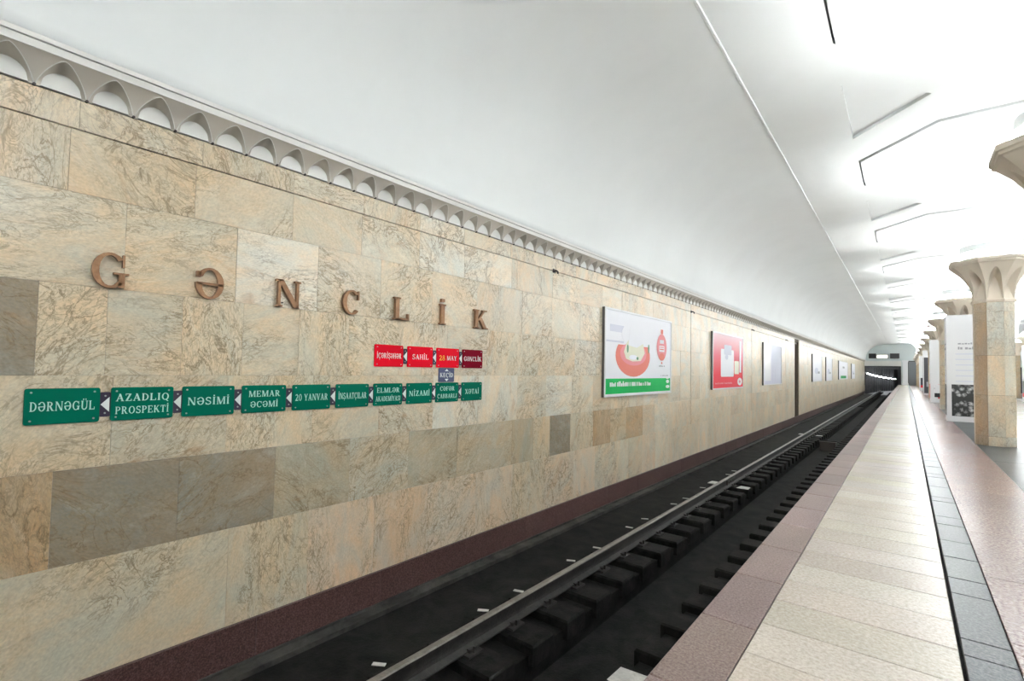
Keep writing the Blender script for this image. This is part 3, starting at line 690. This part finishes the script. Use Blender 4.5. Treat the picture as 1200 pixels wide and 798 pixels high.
    if ch == 'M': return stem(.09, .09)+stem(.86, .17)+[diag(.5, 0, .2, 1, .18), diag(.5, 0, .9, 1, .09)], 1.1
    if ch == 'Y': return [bar(.34, 0, .51, .46), bar(.26, 0, .6, SF), diag(.42, .42, .12, 1, .19), diag(.46, .42, .74, 1, .09), bar(0, 1-SF, .28, 1), bar(.62, 1-SF, .86, 1)], .86
    if ch == 'V': return [diag(.45, 0, .14, 1, .19), diag(.44, 0, .76, 1, .09), bar(0, 1-SF, .3, 1), bar(.62, 1-SF, .88, 1)], .88
    if ch == 'H': return stem(.09)+stem(.68)+[bar(.2, .46, .7, .54)], .94
    if ch == 'X': return [diag(.74, 0, .16, 1, .21), diag(.13, 0, .72, 1, .09), bar(0, 0, .26, SF), bar(.58, 0, .9, SF), bar(0, 1-SF, .34, 1), bar(.6, 1-SF, .86, 1)], .9
    if ch == '2': return arc(.34, .70, .29, .31, 165, -35, .15, .08)+[[(.04, .06), (.24, .06), (.6, .56), (.44, .56)], bar(.04, 0, .66, .13), bar(.60, 0, .66, .24)], .72
    if ch == '8': return arc(.36, .75, .27, .26, 0, 360, .12, .07)+arc(.36, .26, .33, .27, 0, 360, .14, .07), .72
    return [], .36
def text_polys(s, a0, b0, h, maxw, sx=1.0):
    """centred line of text: returns polys in wall coordinates around centre a0, baseline b0"""
    tot = sum(G_(c)[1]+.10 for c in s)-.10; k = min(h*sx, maxw/tot); x = a0-tot*k/2; out = []
    for c in s:
        P, w_ = G_(c)
        for p in P: out.append([(x+u*k, b0+v*h) for u, v in p])
        x += (w_+.10)*k
    return out

# the big bronze letters of the station name
for i, (ch, yc, wd) in enumerate([('G', .81, .21), ('Ə', 1.415, .21), ('N', 2.03, .23), ('C', 2.645, .20), ('L', 3.25, .22), ('İ', 3.84, .16), ('K', 4.49, .26)]):
    T, TH, SF = .21, .10, .07; P, w_ = G_(ch); h = .238; k = wd/w_; t = MB()
    if ch == 'İ': k = .30
    e = empty('wall_letter', (XW, yc, 1.64))
    for p in P:
        pp = [((u-w_/2)*k, v*h) for u, v in p]; t.solid(pp, wallmap(.008), 0, .034)
    t.build('letter_body', 'bronze', e)
    for zz in (.04, .2):
        t = MB(); yy = -wd*.28 if ch in 'GCƏ' else (-.045 if ch != 'İ' else 0); t.tube([(0, yy, zz), (.02, yy, zz)], .006, 6); t.build('fixing_pin', 'iron', e)
    ch = {'Ə': 'schwa, like a turned e,', 'İ': 'I with a dot'}.get(ch, ch)
    tag(e, 'bronze serif capital letter %s mounted on the stone wall' % ch, 'letter', 'bronze station-name letters')

T, TH, SF = .17, .075, .055
# station plates and arrow plates
scr = MB(); scr.tube([(0, 0, 0), (.004, 0, 0)], .006, 8); screw_me = bm_mesh(scr, 'screw', 'screw')
def plate(yc, zc, W_, H_, mat, lines, tmat, label, cat, name='station_plate', group=None, hs=.052, screws=4, th=.014, special=None, sx=1.0):
    e = empty(name, (XW, yc, zc)); t = MB(); r_ = .014
    t.prism(rrect(-W_/2, -H_/2, W_/2, H_/2, r_), wallmap(0), .002, th-.003); t.prism(rrect(-W_/2+.003, -H_/2+.003, W_/2-.003, H_/2-.003, r_), wallmap(0), th-.003, th)
    pn = t.build('panel', mat, e)
    if lines:
        n_ = len(lines); lh = hs*1.75
        for i, s in enumerate(lines):
            t = MB(); base = (n_-1)*lh/2-i*lh-hs/2
            for p in text_polys(s, 0, base, hs, W_*.86, sx): t.prism(p, wallmap(0), th-.001, th+.0015)
            t.build('lettering', tmat, pn)
    if special: special(pn, th)
    if screws:
        for sy in (-1, 1):
            for sz in (-1, 1):
                if screws == 2 and sy == 1: continue
                obj('screw', screw_me, None, e, (th-.001, sy*(W_/2-.03) if screws == 4 else 0, sz*(H_/2-.025)))
    return tag(e, label, cat, group)
GP = [['DƏRNƏGÜL'], ['AZADLIQ', 'PROSPEKTİ'], ['NƏSİMİ'], ['MEMAR', 'ƏCƏMİ'], ['20 YANVAR'], ['İNŞAATÇILAR'], ['ELMLƏR', 'AKADEMİYASI'], ['NİZAMİ'], ['CƏFƏR', 'CABBARLI'], ['XƏTAİ']]
on = ['first', 'second', 'third', 'fourth', 'fifth', 'sixth', 'seventh', 'eighth', 'ninth', 'tenth']
Y0 = .43; DP = .4185; PW = .362; GZ = .855; RZ = 1.256
for i, L_ in enumerate(GP):
    plate(Y0+PW/2+DP*i, GZ, PW, .226, 'green', L_, 'sign_mint', 'green station plate, %s from the left in the long row on the wall' % on[i], 'sign', group='green station plates', hs=.058 if len(L_) == 1 else .05, sx=1.0)
def arrow(e, th):
    t = MB(); t.prism([(-.024, 0), (.022, -.05), (.022, .05)], wallmap(0), th-.001, th+.002); t.build('arrowhead', 'sign_white', e)
for i in range(9):
    plate(Y0+PW+(DP-PW)/2+DP*i, GZ, .064, .165, 'purple_dark', None, None, 'small dark plate with white arrow, right of the %s green plate' % on[i], 'sign', 'arrow_plate', 'arrow plates', screws=2, th=.009, special=arrow)
def redtext(e, th):
    t = MB(); 
    for p in text_polys('28', -.095, -.03, .058, .09): t.prism(p, wallmap(0), th-.001, th+.0015)
    t.build('numeral', 'yellow', e); t = MB()
    for p in text_polys('MAY', .06, -.026, .052, .16): t.prism(p, wallmap(0), th-.001, th+.0015)
    t.build('lettering', 'sign_white', e)
RP = [(['İÇƏRİŞƏHƏR'], 'red', 'bright red station plate, leftmost of the short upper row'), (['SAHİL'], 'red', 'bright red station plate, second in the short upper row'),
      (None, 'red', 'bright red station plate with a yellow number, third in the upper row'), (['GƏNCLİK'], 'dark_red', 'dark crimson station plate at the right end of the upper row')]
for i, (L_, mt, lab) in enumerate(RP):
    plate(Y0+PW/2+DP*(6+i), RZ, PW, .228, mt, L_, 'sign_white', lab, 'sign', group='red station plates', hs=.055, special=redtext if L_ is None else None)
for i in range(3):
    plate(Y0+PW+(DP-PW)/2+DP*(6+i), RZ, .064, .165, 'purple_dark', None, None, 'small dark plate with white arrow, right of the %s red plate' % on[i], 'sign', 'arrow_plate', 'arrow plates', screws=2, th=.009, special=arrow)
def updown(e, th):
    for sg in (-1, 1): t = MB(); t.prism([(-.03, sg*.045), (.03, sg*.045), (0, sg*.072)], wallmap(0), th-.001, th+.002); t.build('arrowhead', 'sign_white', e)
plate(3.945, 1.056, .25, .165, 'blue_grey', ['KEÇİD'], 'sign_white', 'small blue-grey transfer plate between the red and green rows', 'sign', 'transfer_plate', hs=.05, screws=0, th=.010, special=updown)

# ------------------------------------------------------------------ wall posters
def poster(y0, y1, z0, z1, bg, label, art, group='framed posters on the stone wall'):
    e = empty('poster', (XW, (y0+y1)/2, z0)); W_, H_ = y1-y0, z1-z0; mp = lambda a, b, d: (d, a-W_/2, b); f = .035
    t = MB(); t.box(.0, .05, -W_/2, W_/2, 0, H_); t.build('backing_box', 'frame_dark', e)
    t = MB()
    for p in (rect(0, 0, W_, f), rect(0, H_-f, W_, H_), rect(0, f, f, H_-f), rect(W_-f, f, W_, H_-f)): t.prism(p, mp, .05, .062)
    t.build('frame', 'panel_white' if art else 'frame_dark', e)
    t = MB(); t.prism(rect(f, f, W_-f, H_-f), mp, .045, .052); sh = t.build('sheet', bg, e)
    d = .0525
    for name, mat, polys in art(W_, H_):
        if len(polys) < 6:
            for p in polys: t = MB(); t.prism(p, mp, d-.001, d); t.build(name, mat, sh)
        else:
            t = MB()
            for p in polys: t.prism(p, mp, d-.001, d)
            t.build(name, mat, sh)
        d += .0012
    return tag(e, label, 'poster', group)
def blobs(a0, a1, b, h, seed):
    r_ = random.Random(seed); out = []; a = a0
    while a < a1:
        w_ = r_.uniform(.025, .06); out.append(rect(a, b, a+w_, b+h*r_.choice((.75, 1, 1, 1.25)))); a += w_+r_.choice((.012, .012, .012, .05))
    return out
def art_green(W_, H_):
    bowl = ell(W_*.38, H_*.475, W_*.245, H_*.25, 22, 150, 390)
    return [('green_band', 'poster_green', [rect(.05, .05, W_-.05, H_*.205)]),
            ('grey_stripe', 'pale_lilac', [rect(.06, H_*.62, W_*.24, H_*.64), rect(.2, H_*.74, W_*.24, H_*.82)]),
            ('red_bowl', 'poster_salmon', [bowl]), ('bowl_side', 'poster_pink', [ell(W_*.38, H_*.50, W_*.19, H_*.14, 24)]),
            ('tissue', 'poster_white', [ell(W_*.385, H_*.73, W_*.175, H_*.15, 24)]),
            ('napkin', 'cream', [[(W_*.24, H_*.52), (W_*.27, H_*.44), (W_*.36, H_*.41), (W_*.48, H_*.42), (W_*.54, H_*.52), (W_*.50, H_*.70), (W_*.38, H_*.76), (W_*.27, H_*.62)]]),
            ('cloth_fold', 'poster_white', [[(W_*.30, H_*.60), (W_*.42, H_*.58), (W_*.55, H_*.66), (W_*.47, H_*.80), (W_*.32, H_*.82)], ell(W_*.37, H_*.46, W_*.06, H_*.03, 14)]),
            ('leaf', 'leaf', [ell(W_*.29, H_*.56, W_*.013, H_*.05, 10), ell(W_*.6, H_*.58, W_*.012, H_*.06, 10), ell(W_*.43, H_*.45, W_*.016, H_*.02, 10)]),
            ('oval_badge', 'poster_pink', [ell(W_*.82, H_*.62, W_*.088, H_*.18, 22)]), ('badge_fill', 'poster_white', [rect(W_*.775, H_*.56, W_*.865, H_*.64), rect(W_*.785, H_*.67, W_*.855, H_*.72)]),
            ('badge_print', 'poster_salmon', [ell(W_*.82, H_*.49, W_*.05, H_*.05, 14), rect(W_*.80, H_*.80, W_*.84, H_*.86), rect(W_*.785, H_*.585, W_*.855, H_*.60), rect(W_*.785, H_*.615, W_*.855, H_*.625), ell(W_*.82, H_*.41, W_*.012, H_*.015, 8)]),
            ('small_print', 'print_grey', blobs(W_*.77, W_*.87, H_*.36, .02, 3)+blobs(W_*.8, W_*.94, H_*.235, .018, 4)),
            ('band_lettering', 'sign_white', blobs(W_*.06, W_*.62, H_*.115, .075, 5)),
            ('band_emblem', 'sign_white', [ell(W_*.925, H_*.16, W_*.028, H_*.025, 12), ell(W_*.925, H_*.09, W_*.035, H_*.022, 12), rect(W_*.90, H_*.195, W_*.945, H_*.21)])]
def art_red(W_, H_):
    return [('white_pack', 'poster_white', [rrect(W_*.24, H_*.22, W_*.66, H_*.72, .06)]), ('pack_top', 'pale_lilac', [rrect(W_*.34, H_*.62, W_*.58, H_*.80, .05), ell(W_*.42, H_*.58, W_*.05, H_*.05, 14)]),
            ('cream_pack', 'cream', [rrect(W_*.68, H_*.27, W_*.84, H_*.52, .04)]), ('white_flash', 'poster_white', [rect(W_*.86, H_*.3, W_*.93, H_*.92)]),
            ('round_logo', 'sign_white', [ell(W_*.87, H_*.125, W_*.085, H_*.075, 20)]), ('logo_core', 'poster_pink', [ell(W_*.87, H_*.125, W_*.035, H_*.03, 14)]), ('small_print', 'poster_pink', blobs(W_*.07, W_*.6, H_*.09, .045, 9))]
def art_pale(W_, H_):
    return [('fold', 'panel_white', [rect(W_*.06, H_*.1, W_*.38, H_*.95)]), ('figure', 'pale_lilac', [rect(W_*.48, H_*.04, W_*.56, H_*.46), rect(W_*.62, H_*.1, W_*.78, H_*.4)])]
def art_spots(W_, H_):
    return [('spot', 'pale_lilac', [ell(W_*.4, H_*.4, W_*.2, H_*.12, 12)]), ('mark', 'print_grey', [rect(W_*.55, H_*.3, W_*.75, H_*.38)])]
def art_band(W_, H_):
    return [('green_band', 'poster_green', [rect(W_*.2, H_*.05, W_*.8, H_*.2)]), ('mark', 'print_grey', [rect(W_*.4, H_*.62, W_*.6, H_*.72)])]
poster(7.7, 10.84, .665, 2.28, 'poster_white', 'large white poster with a red bowl and a green bottom band', art_green)
poster(13.9, 17.12, .66, 2.29, 'red_fade', 'red poster with white packages in a dark frame', art_red)
poster(20.08, 23.45, .69, 2.31, 'pale_lilac', 'pale lilac poster left of the brown door', art_pale)
poster(32.4, 36.3, .7, 2.3, 'poster_white', 'pale poster, first beyond the brown door', art_spots)
poster(38.5, 41.8, .7, 2.3, 'poster_white', 'pale poster, second beyond the brown door', art_spots)
poster(46.3, 54.0, .75, 2.25, 'poster_white', 'pale poster with a green bar, third beyond the brown door', art_band)
poster(58.0, 62.0, .75, 2.25, 'poster_white', 'pale poster on the stone wall nearest the tunnel mouth', art_spots)

# small hooks above the wall joints
for i, yy in enumerate([6.15, 12.30, 18.5, 24.7]):
    e = empty('wall_hook', (XW, yy, 2.66)); t = MB(); t.box(0, .012, -.03, .03, -.03, .03); t.build('plate', 'iron', e)
    t = MB(); t.tube([(.01, 0, 0), (.05, 0, 0), (.075, 0, -.02), (.08, 0, -.05)], .014, 8); t.build('knob', 'iron', e)
    tag(e, 'small dark iron hook under the cornice, ' + ['left of the green-banded poster', 'between the green-banded and the red poster', 'right of the red poster', 'left of the brown door'][i], 'hook', 'wall hooks')

# ------------------------------------------------------------------ poster boards around the columns
def board(x, k, kind, label):
    y = CY0+PITCH*k; e = empty('poster_board', (x, y, 0)); hw = .355; H_ = 2.74
    t = MB()
    for a0, a1, b0, b1 in ((-hw, hw, -hw, -hw+.03), (-hw, hw, hw-.03, hw), (-hw, -hw+.03, -hw+.03, hw-.03), (hw-.03, hw, -hw+.03, hw-.03)): t.box(a0, a1, b0, b1, .0, H_)
    t.build('panel', 'panel_white', e)
    for side in range(2):
        mp = (lambda a, b, d: (a, -hw-d, b)) if side == 0 else (lambda a, b, d: (-hw-d, -a, b))
        def prt(name, mat, polys, d=.003):
            t_ = MB()
            for p in polys: t_.prism(p, mp, 0, d)
            t_.build(name, mat, e)
        if kind == 'photo':
            prt('photograph', 'photo_print', [rect(-.26, .14, .31, .95)])
            prt('heading', 'print_grey', [q for i_ in range(2) for q in [[(a, b) for a, b in p] for p in blobs(-.13, .2, 1.98-.13*i_, .035+.02*i_, 20+i_)]])
            prt('text_line', 'pale_lilac', [rect(-.18, 1.72-.14*i_, .22, 1.745-.14*i_) for i_ in range(6)])
        elif kind == 'red':
            prt('red_block', 'poster_red', [rect(-.1, .18, .33, .80)]); prt('mark', 'poster_pink', [ell(.1, .5, .1, .15, 12)], .004)
        elif kind == 'dark': prt('photograph', 'dark_photo', [rect(-.31, .1, .31, 2.3)]); prt('mark', 'print_grey', [rect(-.2, .5, .2, .8)], .004)
        else: prt('red_block', 'poster_red', [rect(-.28, .22, .28, .42)]); prt('photograph', 'dark_photo', [rect(-.28, .42, .28, 1.0)])
    return tag(e, label, 'poster board', 'poster boards around the columns')
board(CX, 1, 'photo', 'tall white board with text and a black-and-white picture, around the third column')
board(CX, 3, 'red', 'white board with a red block at the bottom, around the fifth column')
board(CX, 5, 'dark', 'board with a dark picture, around the seventh near-row column')
board(CX, 7, 'plain', 'white board around the ninth near-row column')
board(CX2, 3, 'plain', 'white board with a dark picture and red strip across the hall')
board(CX2, 4, 'plain', 'white board around the sixth column across the hall')
e = empty('call_box', (CX-.256, CY0+PITCH*2-.12, .42)); t = MB(); t.box(-.13, 0, -.13, .13, .14, .44); t.build('case', 'panel_white', e)
t = MB(); t.box(-.14, 0, -.14, .14, 0, .14); t.build('lower_panel', 'black', e); t = MB(); t.tube([(-.135, 0, .3), (-.15, 0, .3)], .03, 8); t.build('button', 'print_grey', e)
tag(e, 'small white box with black lower part fixed to the bare stone column', 'box')
